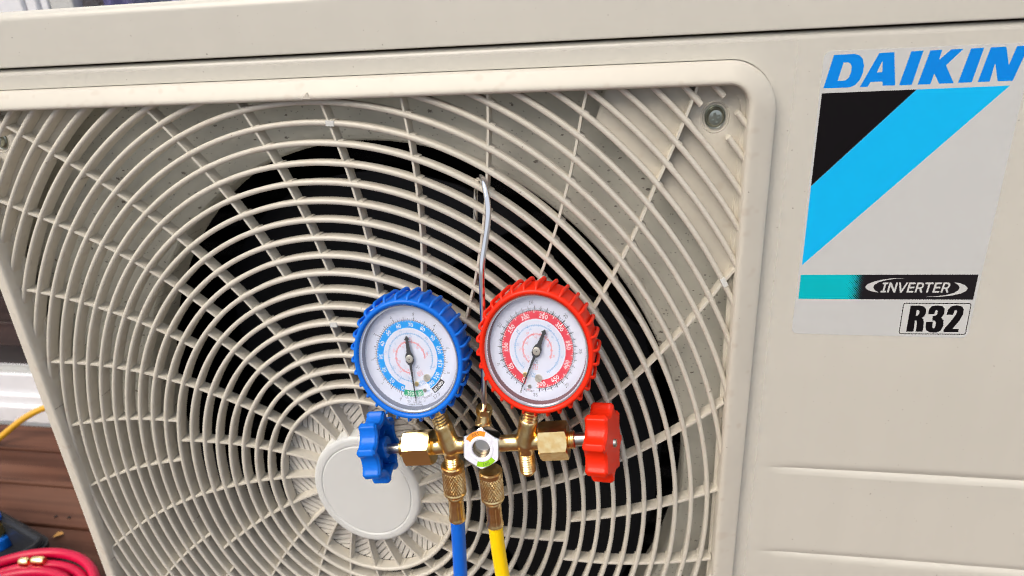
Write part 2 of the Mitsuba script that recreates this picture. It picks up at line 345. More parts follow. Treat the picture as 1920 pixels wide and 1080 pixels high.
R1, OFF = 6.41, 1.0
def rk(k): return R1 + k - 1
screws = [(22.52, 22.04), (-21.7, 21.89), (22.5, -22.0), (-21.4, -22.0)]
SPO = np.array([(3.3, -17.6), (5, -13.2), (6.12, -10.66), (7.1, -8.8), (8.1, -7.25), (9.09, -5.75), (10.08, -4.5), (12.06, -2.05), (14.1, 0), (15.1, 1.1), (17.2, 3.1), (19.2, 5.05), (21.2, 7.0), (23.2, 8.9), (24.1, 9.7), (27.25, 12.6), (31.4, 15.6), (35, 18.4)])
TH0 = 78.5
def spoke_angle(r, base): return math.radians(base + np.interp(r, SPO[:, 0], SPO[:, 1]))
ring_sec = [(-0.09, 0.90), (-0.118, 0.5), (-0.150, 0.15), (-0.125, 0.06), (-0.06, 0.012), (0.0, 0.0), (0.06, 0.012), (0.125, 0.06), (0.150, 0.15), (0.118, 0.5), (0.09, 0.90)]
def ring_arc(r, a0, a1, closed=False):
    n = max(6, int((a1 - a0) * r / 0.42)); a = np.linspace(a0, a1, n, endpoint=not closed)
    V = np.array([((r + d) * math.cos(t), y, (r + d) * math.sin(t)) for t in a for d, y in ring_sec])
    m = len(ring_sec); F_ = grid_faces(n, m, wrap_b=True, wrap_a=closed)
    if not closed:
        cap = np.array([(0, i, i + 1) for i in range(1, m - 1)]); F_ = np.vstack([F_, cap, cap[:, ::-1] + (n - 1) * m])
    return trimesh.Trimesh(V, F_, process=False)
clip = rect.buffer(0.25)
for k in range(1, 28):
    r = rk(k)
    area = clip
    for sx, sz in screws:
        if r > 28: area = area.difference(Point(sx, sz).buffer(1.02))
    N = 2880; a = np.arange(N) * 2 * PI / N
    ok = np.array([area.contains(Point(r * math.cos(t), r * math.sin(t))) for t in a]) if r > 22 else np.ones(N, bool)
    if ok.all():
        put(guard + '__ring', ring_arc(r, 0, 2 * PI, True), 'mat_grille', smooth=50); continue
    st = np.nonzero(ok & ~np.roll(ok, 1))[0]
    for s in st:
        e = s
        while ok[(e + 1) % N]: e += 1
        if (e - s) * 2 * PI / N * r > 0.35: put(guard + '__ring', ring_arc(r, s * 2 * PI / N, e * 2 * PI / N), 'mat_grille', smooth=50)
def spoke(base, r0, r1):
    rs = [r for r in np.arange(r0, r1 + 0.001, 0.25)]
    P = [(r, spoke_angle(r, base)) for r in rs if rect.buffer(0.2).contains(Point(r * math.cos(spoke_angle(r, base)), r * math.sin(spoke_angle(r, base))))]
    c = np.array([(r * math.cos(t), r * math.sin(t)) for r, t in P]); tg = np.gradient(c, axis=0); tg /= np.linalg.norm(tg, axis=1, keepdims=True)
    nn = np.stack([-tg[:, 1], tg[:, 0]], -1); sec = [(-0.07, 1.01), (-0.085, 0.18), (-0.06, 0.13), (0.06, 0.13), (0.085, 0.18), (0.07, 1.01)]
    V = np.array([(c[i, 0] + nn[i, 0] * d, y, c[i, 1] + nn[i, 1] * d) for i in range(len(c)) for d, y in sec])
    out = [trimesh.Trimesh(V, grid_faces(len(c), 6, wrap_b=True), process=False)]
    for k in range(1, 28):            # the little moulded tabs where a spoke meets a ring
        r = rk(k)
        if r < P[0][0] + 0.3 or r > P[-1][0] - 0.2: continue
        t = spoke_angle(r, base)
        for side, da in ((1, -1), (-1, 1)):
            w = 0.34 / r
            a0, a1 = (t, t + da * w) if da > 0 else (t + da * w, t)
            aa = np.linspace(a0, a1, 3); rr = r + side * 0.10; hw = 0.07
            sec2 = [(-hw, 0.86), (-hw, 0.22), (hw, 0.22), (hw, 0.86)]
            V = np.array([((rr + d) * math.cos(q), y, (rr + d) * math.sin(q)) for q in aa for d, y in sec2])
            F_ = np.vstack([grid_faces(3, 4, wrap_b=True), [(0, 1, 2), (0, 2, 3), (8, 10, 9), (8, 11, 10)]])
            out.append(trimesh.Trimesh(V, F_, process=False))
    return out
RS = rk(9)
for i in range(30):
    put(guard + '__spoke', spoke(TH0 + 12 * i + {26: 1.1, 3: 2.2}.get(i, 0), RS if i % 3 else 3.6, 34.5), 'mat_grille', smooth=40)
for i in range(20):
    if i % 2: put(guard + '__spoke', spoke(TH0 + 18 * i, 3.6, RS), 'mat_grille', smooth=40)
# small moulding plates on three ring crossings
for px, py in ((618, 231.5), (625, 609.5), (1358, 530)):
    q = at(px, py, -0.02); t = math.atan2(q[2], q[0]); r = math.hypot(q[0], q[2]); c_, s_ = math.cos(t), math.sin(t)
    pl = Polygon([(q[0] + a * c_ - b * s_, q[2] + a * s_ + b * c_) for a, b in ((-0.13, -0.24), (0.13, -0.24), (0.13, 0.24), (-0.13, 0.24))])
    put(guard + '__moulding_plate', xz(prism(pl, -0.1, 0.035)), 'mat_hub')
# corner floors that carry the screws
for sx, sz in screws:
    d = math.atan2(sz, sx)
    wedge = Polygon([(27.45 * math.cos(d + a), 27.45 * math.sin(d + a)) for a in np.linspace(-0.27, 0.16 if sx > 0 else 0.24, 24)] + [(60 * math.cos(d + 0.30), 60 * math.sin(d + 0.30)), (60 * math.cos(d - 0.30), 60 * math.sin(d - 0.30))])
    fl = wedge.intersection(rect.buffer(0.3)).difference(Point(sx, sz).buffer(0.66))
    put(guard + '__corner_plate', [xz(prism(fl, -1.12, -0.92)), xz(rev([(0.66, -1.05), (0.66, -0.90), (0.69, -0.88), (0.74, -0.91)], 40)).apply_translation([sx, 0, sz])], 'mat_grille', smooth=30)
    head = tri(m3.Manifold.revolve(m3.CrossSection([[(0, 0), (0.53, 0), (0.54, 0.06), (0.52, 0.12), (0.47, 0.10), (0.42, 0.14), (0.40, 0.30), (0.34, 0.38), (0.20, 0.41), (0, 0.42)]]), 48) - m3.Manifold.cube([0.46, 0.13, 0.5], True).rotate([0, 0, 20]).translate([0, 0, 0.45]) - m3.Manifold.cube([0.13, 0.46, 0.5], True).rotate([0, 0, 20]).translate([0, 0, 0.45]))
    sk = put(guard + '__screw', [xz(head).apply_translation([sx, 1.06, sz])], 'mat_zinc', smooth=35)
    put(guard + '__screw_seat', [xz(rev([(0.67, 0.12), (0.67, 0.0), (0.0, 0.0)], 40)).apply_translation([sx, 1.07, sz])], 'mat_grille', smooth=30)
# ledge inside the frame
led = rect.buffer(0.2).difference(Polygon(rrect(XI0 + 0.45, XI1 - 0.2, ZI0 + 0.2, ZI1 - 0.1, 1.2)))
put(guard + '__ledge', xz(prism(led, -0.95, -0.72)), 'mat_grille')
# hub cap and ribbed disc behind the spokes
put(guard + '__hub_cap', xz(rev([(0.0, 0.10), (3.16, 0.10), (3.25, 0.09), (3.31, 0.03), (3.37, 0.09), (3.46, 0.11), (3.70, 0.10), (3.84, 0.05), (3.93, -0.05), (3.97, -0.20), (4.02, -1.1)], 96)), 'mat_hub', smooth=30)
put(guard + '__hub_disc', xz(rev([(0.0, -1.12), (6.12, -1.12), (6.12, -1.3), (0, -1.3)], 96)), 'mat_disc', smooth=30)
for i in range(20):
    base = TH0 + 18 * i
    arc = [(r * math.cos(spoke_angle(r, base)), r * math.sin(spoke_angle(r, base))) for r in np.linspace(3.7, 6.6, 8)]
    arc2 = [(r * math.cos(spoke_angle(r, base + 18)), r * math.sin(spoke_angle(r, base + 18))) for r in np.linspace(6.6, 3.7, 8)]
    a0 = math.atan2(arc[-1][1], arc[-1][0]); mid = [(6.6 * math.cos(a0 + math.radians(q)), 6.6 * math.sin(a0 + math.radians(q))) for q in (4.5, 9, 13.5)]
    wedge = Polygon(arc + mid + arc2).buffer(0).intersection(Point(0, 0).buffer(6.30, 64))
    d = math.radians(base + 9 - 10) - math.radians(50); dx, dy = math.cos(d), math.sin(d); nx, ny = -dy, dx
    bars = []
    for j in range(-40, 40):
        o = j * 0.40 + 0.1
        bars.append(LineString([(nx * o - dx * 9, ny * o - dy * 9), (nx * o + dx * 9, ny * o + dy * 9)]).buffer(0.156, cap_style=2))
    put(guard + '__ribbed_sector', xz(prism(wedge.intersection(unary_union(bars)), -1.2, -0.93)), 'mat_disc', kind='stuff')

# --- behind the guard: plate with bell mouth, propeller, coil
XC, ZC, RO = 1.88, 0.95, 20.1
plate = sbox(XB0 + 0.7, ZB + 0.1, 26.5, ZT - 0.1).difference(Point(XC, ZC).buffer(RO + 0.3, 96))
bell = rev([(RO + 0.3, -3.0), (RO + 0.12, -3.04), (RO, -3.2), (RO - 0.05, -3.5), (RO - 0.02, -4.8), (RO + 0.1, -6.3)], 128); bell = xz(bell); bell.apply_translation([XC, 0, ZC])
put(ac + '__bell_mouth_plate', [xz(prism(plate, -3.2, -3.0)), bell], 'mat_plate', smooth=35)
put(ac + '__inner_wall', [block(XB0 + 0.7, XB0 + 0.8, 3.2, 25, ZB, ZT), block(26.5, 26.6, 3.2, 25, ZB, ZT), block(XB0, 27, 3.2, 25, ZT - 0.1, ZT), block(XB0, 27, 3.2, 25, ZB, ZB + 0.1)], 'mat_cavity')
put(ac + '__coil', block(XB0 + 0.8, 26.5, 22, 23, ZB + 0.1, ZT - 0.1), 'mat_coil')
fan = ac + '__propeller'
put(fan, xz(rev([(0, -4.2), (4.6, -4.2), (5.0, -4.5), (5.2, -9)], 48)), 'mat_blade', smooth=40)
for b in range(3):
    V = []
    for r in np.linspace(5.0, 18.9, 14):
        u_ = (r - 5) / 13.9; a0 = math.radians(-28 + 120 * b - 34 * u_); a1 = a0 + math.radians(86 + 16 * math.sin(u_ * PI))
        for w in np.linspace(0, 1, 12):
            a_ = a0 + (a1 - a0) * w; V.append((r * math.cos(a_) + XC * u_, 4.6 + 5.0 * w - 0.8 * math.sin(w * PI), r * math.sin(a_)))
    V = np.array(V); f = grid_faces(14, 12)
    put(fan + '__blade', trimesh.Trimesh(np.vstack([V, V + [0, 0.2, 0]]), np.vstack([f, f[:, ::-1] + len(V)]), process=False), 'mat_blade', smooth=True)

# --- sticker
sticker = ac + '__brand_sticker'
YS = YP - 0.03
def flat(pxs, y): return Polygon([(lambda p: (p[0], p[2]))(at(x, yy, y)) for x, yy in pxs])
xL = (at(1542.5, 97, YS)[0] + at(1486.5, 626, YS)[0]) / 2; xR = (at(1837.5, 540, YS)[0] + at(1892, 270, YS)[0]) / 2 + 0.02
zT_, zB_ = at(1700, 89.6, YS)[2], at(1650, 629.5, YS)[2]
body = Polygon(rrect(xL, xR, zB_, zT_, 0.32))
put(sticker, xz(prism(body, -YP + 0.002, -YS)), 'mat_sticker')
lay = lambda n: YS - 0.004 * n
def print_(name, poly, mat, n): put(sticker + '__' + name, xz(prism(poly, -YS + 0.0005, -lay(n))), mat)
def crop_a(pts): return [(1440 + x / 4, y / 4) for x, y in pts]
def crop_b(pts): return [(1480 + x / 5.189, 500 + y / 5.189) for x, y in pts]
def soften(p, r): return p.buffer(r).buffer(-2 * r).buffer(r)
L_ = []
L_.append(flat(crop_a([(415, 663), (495, 413), (650, 404), (688, 415), (710, 440), (720, 490), (712, 545), (688, 600), (655, 637), (620, 653), (590, 657)]), YS).difference(flat(crop_a([(522, 606), (567, 468), (602, 468), (621, 479), (628, 503), (622, 545), (605, 583), (582, 602), (560, 606)]), YS)))
L_.append(flat(crop_a([(688, 653), (835, 398), (948, 391), (953, 641), (860, 643), (858, 612), (768, 615), (747, 651)]), YS).difference(flat(crop_a([(815, 543), (860, 453), (857, 541)]), YS)))
L_.append(flat(crop_a([(983, 640), (1075, 385), (1166, 380), (1078, 636)]), YS))
L_.append(flat(crop_a([(1122, 635), (1218, 378), (1307, 373), (1283, 450), (1375, 370), (1467, 366), (1335, 490), (1393, 624), (1283, 628), (1247, 550), (1217, 632)]), YS))
L_.append(flat(crop_a([(1425, 622), (1524, 363), (1621, 358), (1528, 617)]), YS))
L_.append(flat(crop_a([(1573, 615), (1672, 355), (1788, 350), (1806, 490), (1868, 346), (1958, 341), (1835, 606), (1722, 609), (1704, 470), (1662, 613)]), YS))
for l in L_: print_('letter', soften(l, 0.015), 'mat_st_blue', 1)
print_('black_triangle', flat([(1541, 175), (1718.7, 167.7), (1520.5, 349)], YS), 'mat_st_black', 1)
print_('light_blue_band', flat([(1718.9, 167.7), (1893.7, 160.5), (1503.7, 497), (1520.6, 349.2)], YS), 'mat_st_cyan', 1)
bar = flat([(1501.6, 515.4), (1834.6, 514.8), (1824.4, 562), (1497, 560.3)], YS)
print_('banner', bar, 'mat_st_bar', 1)
sw = flat(crop_b([(1195, 107), (1000, 114), (900, 126), (810, 149), (755, 175), (738, 196), (748, 216), (780, 234), (830, 246), (868, 250), (830, 228), (815, 200), (828, 176), (870, 150), (950, 128), (1050, 115)]), YS)
sw2 = flat(crop_b([(1600, 152), (1660, 160), (1710, 180), (1735, 208), (1722, 234), (1670, 260), (1580, 280), (1450, 293), (1260, 296), (1400, 291), (1520, 277), (1600, 256), (1645, 228), (1656, 203), (1645, 180), (1620, 162)]), YS)
print_('banner_swoosh', soften(sw, 0.004), 'mat_st_white', 2); print_('banner_swoosh', soften(sw2, 0.004), 'mat_st_white', 2)
def text_on(text, quad, y, bold=True, mat='mat_ink', h=0.004):
    """lettering fitted into the quad (bottom left, bottom right, top right, top left) given as points (x, z)"""
    m = meshkit.text_mesh(text, 1.0, 0.01, bold); V = np.array(m.vertices); lo, hi = V.min(0), V.max(0)
    s, t = (V[:, 0] - lo[0]) / (hi[0] - lo[0]), (V[:, 1] - lo[1]) / (hi[1] - lo[1]); q = np.array(quad)
    P = ((1 - s) * (1 - t))[:, None] * q[0] + (s * (1 - t))[:, None] * q[1] + (s * t)[:, None] * q[2] + ((1 - s) * t)[:, None] * q[3]
    return trimesh.Trimesh(np.stack([P[:, 0], y - h * (V[:, 2] > 0.005), P[:, 1]], -1), m.faces, process=False)
qd = [(lambda p: (p[0], p[2]))(at(1480 + x / 5.189, 500 + yy / 5.189, YS)) for x, yy in ((885, 250), (1545, 253), (1578, 153), (912, 154))]
put(sticker + '__banner_text', text_on('INVERTER', qd, lay(1) - 0.0005), 'mat_st_white')
bx = flat(crop_b([(1062, 655), (1110, 352), (1775, 355), (1715, 662)]), YS)
bx = bx.buffer(-0.12).buffer(0.12); print_('refrigerant_box', bx.difference(bx.buffer(-0.04)), 'mat_st_black', 1)
print_('refrigerant_box_fill', bx.buffer(-0.045), 'mat_st_white', 1)
g = [flat(crop_b([(1135, 632), (1180, 378), (1265, 378), (1308, 386), (1330, 412), (1328, 450), (1314, 480), (1288, 497), (1304, 512), (1309, 545), (1296, 632), (1228, 632), (1240, 555), (1240, 532), (1228, 522), (1218, 632), (1212, 632)]), YS).difference(flat(crop_b([(1229, 478), (1239, 420), (1258, 422), (1266, 438), (1262, 460), (1248, 475)]), YS)).difference(flat(crop_b([(1206, 640), (1222, 522), (1232, 520), (1240, 535), (1228, 640)]), YS)),
     flat(crop_b([(1350, 460), (1360, 412), (1388, 384), (1440, 376), (1490, 384), (1512, 410), (1508, 455), (1482, 492), (1478, 498), (1500, 520), (1497, 575), (1472, 622), (1425, 642), (1365, 638), (1330, 618), (1325, 578), (1331, 537), (1397, 537), (1390, 585), (1400, 602), (1415, 594), (1427, 548), (1416, 526), (1390, 522), (1396, 480), (1422, 477), (1437, 463), (1444, 430), (1434, 420), (1420, 426), (1411, 460)]), YS),
     flat(crop_b([(1530, 468), (1543, 417), (1578, 384), (1632, 375), (1680, 386), (1697, 416), (1691, 460), (1655, 525), (1585, 605), (1648, 607), (1643, 635), (1497, 635), (1503, 608), (1570, 530), (1622, 463), (1633, 432), (1622, 420), (1606, 428), (1593, 468)]), YS)]
for p in g: put(sticker + '__numeral', xz(prism(soften(p, 0.012), -lay(1) + 0.0005, -lay(2))), 'mat_st_black')

# ------------------------------------------------------------------ the manifold gauge set
ms = thing('manifold_gauge_set', 'brass refrigerant manifold with blue and red dial gauges hooked on the fan grille', 'manifold gauge')
YM = -2.7
def gauge_frame(ctr, yaw, pitch):
    yaw, pitch = math.radians(yaw), math.radians(pitch)
    n = np.array([math.sin(yaw) * math.cos(pitch), -math.cos(yaw) * math.cos(pitch), math.sin(pitch)])
    u = np.cross([0, 0, 1.0], n); u /= np.linalg.norm(u)
    return np.array(ctr), u, np.cross(n, u), n
fr_b = gauge_frame((5.80, -3.80, 11.14), 3.12, 6.74)
fr_r = gauge_frame((13.21, -3.70, 11.77), -2.1, 6.52)

def sector(r0, r1, a0, a1, n=None):
    n = n or max(3, int(abs(a1 - a0) / 3)); a = np.radians(np.linspace(a0, a1, n))
    return Polygon([(r1 * math.cos(t), r1 * math.sin(t)) for t in a] + [(r0 * math.cos(t), r0 * math.sin(t)) for t in a[::-1]])
def ticks(r0, r1, angles, w):
    out = []
    for a in angles:
        a = math.radians(a); c, s = math.cos(a), math.sin(a)
        out.append(Polygon([(r0 * c - w * s, r0 * s + w * c), (r0 * c + w * s, r0 * s - w * c), (r1 * c + w * s, r1 * s - w * c), (r1 * c - w * s, r1 * s + w * c)]))
    return out
def polys(ps, h0, h1): return trimesh.util.concatenate([prism(p, h0, h1) for p in ps])
def label_text(text, r, ang, size, flip, h0, bold=True, squeeze=0.92):
    m = meshkit.text_mesh(text, size, 0.004, bold); V = np.array(m.vertices); lo, hi = V.min(0), V.max(0)
    x = (V[:, 0] - (lo[0] + hi[0]) / 2) * squeeze; y = V[:, 1] - (lo[1] + hi[1]) / 2
    rot_ = math.radians(ang - 90 + (180 if flip else 0)); a = math.radians(ang)
    return trimesh.Trimesh(np.stack([r * math.cos(a) + x * math.cos(rot_) - y * math.sin(rot_), r * math.sin(a) + x * math.sin(rot_) + y * math.cos(rot_), h0 + V[:, 2]], -1), m.faces, process=False)

def gauge(key, fr, color, label, boot_mat, wall_mat, red):
    o, u, v, n = fr
    g = put(ms + '__gauge', place(rev([(2.90, -0.9), (2.90, -0.12), (2.72, -0.5), (2.72, -0.6), (0, -0.6)], 96), o, u, v, n), wall_mat, smooth=35, label=label)
    E = lambda name, mesh, mat, sm=False, **k: put(g + '__' + name, place(trimesh.util.concatenate([tri(m) for m in mesh]) if isinstance(mesh, list) else mesh, o, u, v, n), mat, sm, **k)
    parts = [rev([(2.92, -0.4), (2.93, 0.0), (2.97, 0.09), (3.06, 0.14), (3.15, 0.13), (3.21, 0.05), (3.23, -0.1), (3.22, -0.5), (3.20, -1.9), (3.12, -2.3), (2.9, -2.6), (2.3, -2.75), (0, -2.75)], 128)]
    for i in range(30):
        a = (i + (0.35 if red else 0.1)) * 2 * PI / 30
        path = spline([(3.14, 0.05), (3.28, 0.02), (3.37, -0.10), (3.41, -0.4), (3.38, -1.3), (3.28, -2.1), (3.12, -2.35)], 12)
        sw_ = lambda h: a + 0.02 * h
        parts.append(tube([(r * math.cos(sw_(h)), r * math.sin(sw_(h)), h) for r, h in path], [0.075, 0.09, 0.1] + [0.1] * 7 + [0.09, 0.05], 10))
    E('boot', parts, boot_mat, 45)
    E('bezel', rev([(2.94, -0.16), (2.945, -0.02), (2.90, 0.03), (2.84, 0.02), (2.80, -0.06), (2.79, -0.16)], 96), 'mat_chrome', 50)
    E('dial', prism(Point(0, 0).buffer(2.74, 64), -0.58, -0.5), 'mat_dial')
    H = -0.5
    band = 'mat_band_red' if red else 'mat_band_blue'
    if red:
        ang = lambda p: 245.0 - 33.5 * p / 50.0
        ri, ro = 1.60, 2.02
        E('pressure_band', prism(sector(ri, ro, 248, -91, 140), H + 0.001, H + 0.006), band)
        E('outer_ticks', polys(ticks(2.04, 2.17, [ang(p) for p in np.arange(0, 500.1, 2.8)], 0.010) + ticks(2.04, 2.26, [ang(p) for p in np.arange(0, 500.1, 14.2)], 0.018) + ticks(2.02, 2.045, np.arange(-92, 248, 2.8), 0.05), H + 0.001, H + 0.006), 'mat_ink', kind='stuff')
        E('band_ticks', polys(ticks(1.95, 2.02, [ang(p) for p in range(0, 501, 5)], 0.011) + ticks(1.89, 2.02, [ang(p) for p in range(0, 501, 25)], 0.024), H + 0.0065, H + 0.010), 'mat_ink_white', kind='stuff')
        nums = [(str(p), 1.775, ang(p), 0.205, 181 < ang(p) % 360 < 358) for p in (50, 100, 150, 200, 250, 300, 350, 400, 450)] + [('500', 1.80, -84.5, 0.22, True), ('0', 1.80, 243, 0.22, True)]
        outs = [('0', 2.52, 246.4, 0.15, True)] + [(t, 2.42, a, 0.17, 181 < a % 360 < 359) for t, a in (('5', 201.2), ('10', 150.6), ('15', 96.7), ('20', 47.9), ('25', 0.8), ('30', -47.4), ('35', -94))]
        units = [('kg/cm²', 2.26, 256.5, 0.14, True, 'mat_ink'), ('psi', 2.22, 255.7, 0.11, True, 'mat_ink_red'), ('°C', 0.62, 262, 0.17, True, 'mat_ink'), ('R22', 0.83, 262, 0.13, True, 'mat_ink_red'), ('R12', 0.99, 262, 0.13, True, 'mat_ink_red'), ('R404a', 1.28, 254, 0.12, True, 'mat_ink_blue'), ('R134a', 1.43, 254, 0.12, True, 'mat_ink_blue')]
        arcs = [(1.27, 230, -65, 'mat_ink_blue', (('-20', 222), ('0', 196), ('20', 168), ('30', 140), ('40', 110), ('50', 62), ('60', 38), ('80', -12))), (0.82, 232, -30, 'mat_ink_red', (('-10', 215), ('10', 180), ('20', 150), ('30', 122), ('40', 96), ('50', 58), ('60', 22), ('70', -18)))]
        tip, tail = 246.0, 1.22
        scr = [(1.50, 271.5, 0.22), (1.52, 241.5, 0.13), (2.02, 256.0, 0.11)]
    else:
        ang = lambda p: 249.5 - 23.6 * p / 10.0
        ri, ro = 1.60, 1.99
        E('pressure_band', prism(sector(ri, ro, 253, -58, 130), H + 0.001, H + 0.006), band)
        E('vacuum_band', prism(sector(1.83, 2.17, 253.5, 287, 14), H + 0.0012, H + 0.0068), 'mat_band_green')
        E('retard_mark', prism(sector(2.03, 2.34, -34, -57, 10), H + 0.001, H + 0.006), 'mat_needle')
        E('outer_ticks', polys(ticks(2.01, 2.12, [249.5 - 3.41 * i for i in range(0, 81)], 0.011) + ticks(2.01, 2.20, [249.5 - 17.05 * i for i in range(17)], 0.018) + ticks(2.0, 2.02, np.arange(-34, 252, 2.8), 0.05) + ticks(2.19, 2.30, np.arange(252, 287, 2.4), 0.007) + ticks(2.19, 2.36, np.arange(252, 287, 7.2), 0.010), H + 0.001, H + 0.006), 'mat_ink', kind='stuff')
        E('band_ticks', polys(ticks(1.92, 1.99, [ang(p) for p in range(0, 121, 2)], 0.010) + ticks(1.88, 1.99, [ang(p) for p in range(0, 121, 10)], 0.016) + ticks(2.09, 2.17, np.arange(255, 287, 2.4), 0.010), H + 0.0072, H + 0.011), 'mat_ink_white', kind='stuff')
        nums = [(str(p), 1.765, ang(p), 0.185, 178 < ang(p) % 360 or ang(p) % 360 < 20) for p in range(10, 121, 10)] + [('0', 1.80, 249, 0.2, True), ('250', 1.80, -52.5, 0.19, True), ('10', 1.98, 263, 0.17, True), ('20', 1.99, 271, 0.17, True), ('30', 2.0, 281.5, 0.17, True), ('RETARD', 2.185, -45.5, 0.155, True)]
        outs = [(t, 2.33, a, 0.16, 185 < a % 360 or a % 360 < 30) for t, a in (('1', 218.2), ('2', 183.5), ('3', 148.3), ('4', 113.6), ('5', 80.3), ('6', 47.5), ('7', 13.0), ('8', -20.4))] + [('0', 2.46, 250.5, 0.16, True), ('17.5', 2.50, -56.5, 0.17, True), ('20', 2.45, 262.5, 0.12, True), ('40', 2.46, 270.5, 0.12, True), ('60', 2.47, 278, 0.12, True), ('76', 2.47, 285, 0.12, True)]
        units = [('kg/cm²', 2.30, 292.5, 0.14, True, 'mat_ink'), ('in.Hg or cm.Hg', 2.61, 270.5, 0.10, True, 'mat_ink'), ('psi', 2.05, 296.5, 0.12, True, 'mat_ink_blue'), ('°C', 0.66, 305, 0.15, True, 'mat_ink'), ('R22', 0.92, 300, 0.13, True, 'mat_ink_red'), ('R12', 1.06, 299, 0.13, True, 'mat_ink_red'), ('R404a', 1.42, 291, 0.12, True, 'mat_ink_blue'), ('R134a', 1.56, 291, 0.12, True, 'mat_ink_blue')]
        arcs = [(1.30, 268, -28, 'mat_ink_blue', (('-40', 258), ('-30', 236), ('-20', 206), ('-10', 170), ('0', 138), ('10', 108), ('20', 84), ('30', 45), ('40', 15), ('50', -20))), (0.86, 262, -2, 'mat_ink_red', (('-40', 250), ('-30', 225), ('-20', 195), ('-10', 160), ('0', 125), ('10', 85), ('20', 50), ('30', 12)))]
        tip, tail = 274.0, 1.24
        scr = [(1.42, 309.0, 0.22), (1.46, 279.5, 0.13), (1.92, 291.5, 0.11)]
    E('band_numerals', [label_text(t, r, a, sz, fl, H + 0.0075) for t, r, a, sz, fl in nums], 'mat_ink_white', kind='stuff')
    E('outer_numerals', [label_text(t, r, a, sz, fl, H + 0.002, False) for t, r, a, sz, fl in outs], 'mat_ink', kind='stuff')
    for m_ in ('mat_ink', 'mat_ink_red', 'mat_ink_blue'):
        tt = [label_text(t, r, a, sz, fl, H + 0.002, False) for t, r, a, sz, fl, mm in units if mm == m_]
        if tt: E('unit_lettering', tt, m_, kind='stuff')
    for r, a0, a1, mt, nn_ in arcs:
        al = np.linspace(a0, a1, 62)
        E('temperature_scale', [prism(sector(r - 0.011, r + 0.011, a0, a1, 80), H + 0.001, H + 0.005), polys(ticks(r - 0.05, r + 0.05, al, 0.011) + ticks(r - 0.09, r + 0.09, al[::6], 0.014), H + 0.001, H + 0.005)] + [label_text(t, r + 0.165 * (1 if i % 2 else -1), a, 0.105, 185 < a % 360 < 355, H + 0.002, False) for i, (t, a) in enumerate(nn_)], mt, kind='stuff')
    # needle
    c, s = math.cos(math.radians(tip)), math.sin(math.radians(tip)); R_ = lambda a, b: (a * c - b * s, a * s + b * c)
    nd = Polygon([R_(*p) for p in ((2.50, 0.0), (2.30, 0.022), (1.2, 0.045), (0.36, 0.075), (0.30, 0.16), (0.16, 0.24), (-0.16, 0.24), (-0.34, 0.13), (-0.98, 0.075), (-1.04, 0.15), (-tail, 0.0), (-1.04, -0.15), (-0.98, -0.075), (-0.34, -0.13), (-0.16, -0.24), (0.16, -0.24), (0.30, -0.16), (0.36, -0.075), (1.2, -0.045), (2.30, -0.022))])
    E('needle', prism(nd, H + 0.17, H + 0.20), 'mat_needle')
    E('needle_pivot', rev([(0, H + 0.30), (0.17, H + 0.30), (0.21, H + 0.27), (0.21, H + 0.05)], 32), 'mat_pivot', 35)
    E('pivot_pin', rev([(0, H + 0.315), (0.035, H + 0.315), (0.035, H + 0.29)], 12), 'mat_ink', 35)
    for i, (r, a, q) in enumerate(scr):
        px_, py_ = r * math.cos(math.radians(a)), r * math.sin(math.radians(a))
        hd = m3.Manifold.cylinder(0.09, q, q * 0.92, 32)
        if i != 1: hd = hd - m3.Manifold.cube([q * 3, 0.05, 0.1], True).rotate([0, 0, -48 if i == 0 else 30]).translate([0, 0, 0.08])
        hd = tri(hd); hd.apply_translation([px_, py_, H]); E('dial_screw', hd, ('mat_pivot', 'mat_brass_bright', 'mat_steel')[i], 35)
    E('lens', rev([(2.80, -0.05), (2.7, -0.02), (0, -0.015)], 64), 'mat_glass', 30)
    return g
gauge('gauge', fr_b, 'blue', 'dial gauge in a ribbed blue rubber boot', 'mat_blue', 'mat_case_wall', False)
gauge('gauge', fr_r, 'red', 'dial gauge in a ribbed red rubber boot', 'mat_red', 'mat_case_wall_red', True)

# --- manifold body
def P(px, py, dy=0.0): return at(px, py, YM + dy)
def lathe_on(a, b, prof, n=48):
    """lathe profile (radius, distance from a) along the axis a -> b"""
    u, v, w = frame_of(np.array(b) - np.array(a), (0, 1, 0)); return place(rev(prof, n), a, u, v, w)
def thread(r, h0, h1, pitch_=0.17, depth=0.07):
    out = []; h = h0
    while h < h1 - 1e-6:
        out += [(r - depth, h), (r, h + pitch_ * 0.4), (r, h + pitch_ * 0.55), (r - depth, h + pitch_ * 0.95)]; h += pitch_
    return out
cl, cr = P(845, 836), P(985, 829)
ax = cr - cl; span = np.linalg.norm(ax); ax /= span
nut_l0, nut_l1, nut_r0, nut_r1 = [np.dot(P(x, y) - cl, ax) for x, y in ((762, 838), (812, 837), (1013, 828), (1066, 827))]
base_b = fr_b[0] - 1.45 * fr_b[3]; base_r = fr_r[0] - 1.45 * fr_r[3]
def cone(a, b, r0, r1): return tube([a, b], [r0, r1], 36)
up_l = base_b - cl; up_l /= np.linalg.norm(up_l); up_r = base_r - cr; up_r /= np.linalg.norm(up_r)
mid_p = P(903, 835)
low_l, low_m, low_r = P(850, 880), P(914, 890), P(989, 870)
body_ = m3.Manifold.batch_hull
def mcyl(a, b, r0, r1=None, n=36):
    r1 = r1 or r0; d = np.array(b) - np.array(a); L = np.linalg.norm(d); u, v, w = frame_of(d, (0, 1, 0))
    A = np.column_stack([u, v, w, a]); return m3.Manifold.cylinder(L, r0, r1, n).transform(A)
dn_l = low_l - cl; dn_l /= np.linalg.norm(dn_l); dn_m = low_m - mid_p; dn_m /= np.linalg.norm(dn_m); dn_r = low_r - cr; dn_r /= np.linalg.norm(dn_r)
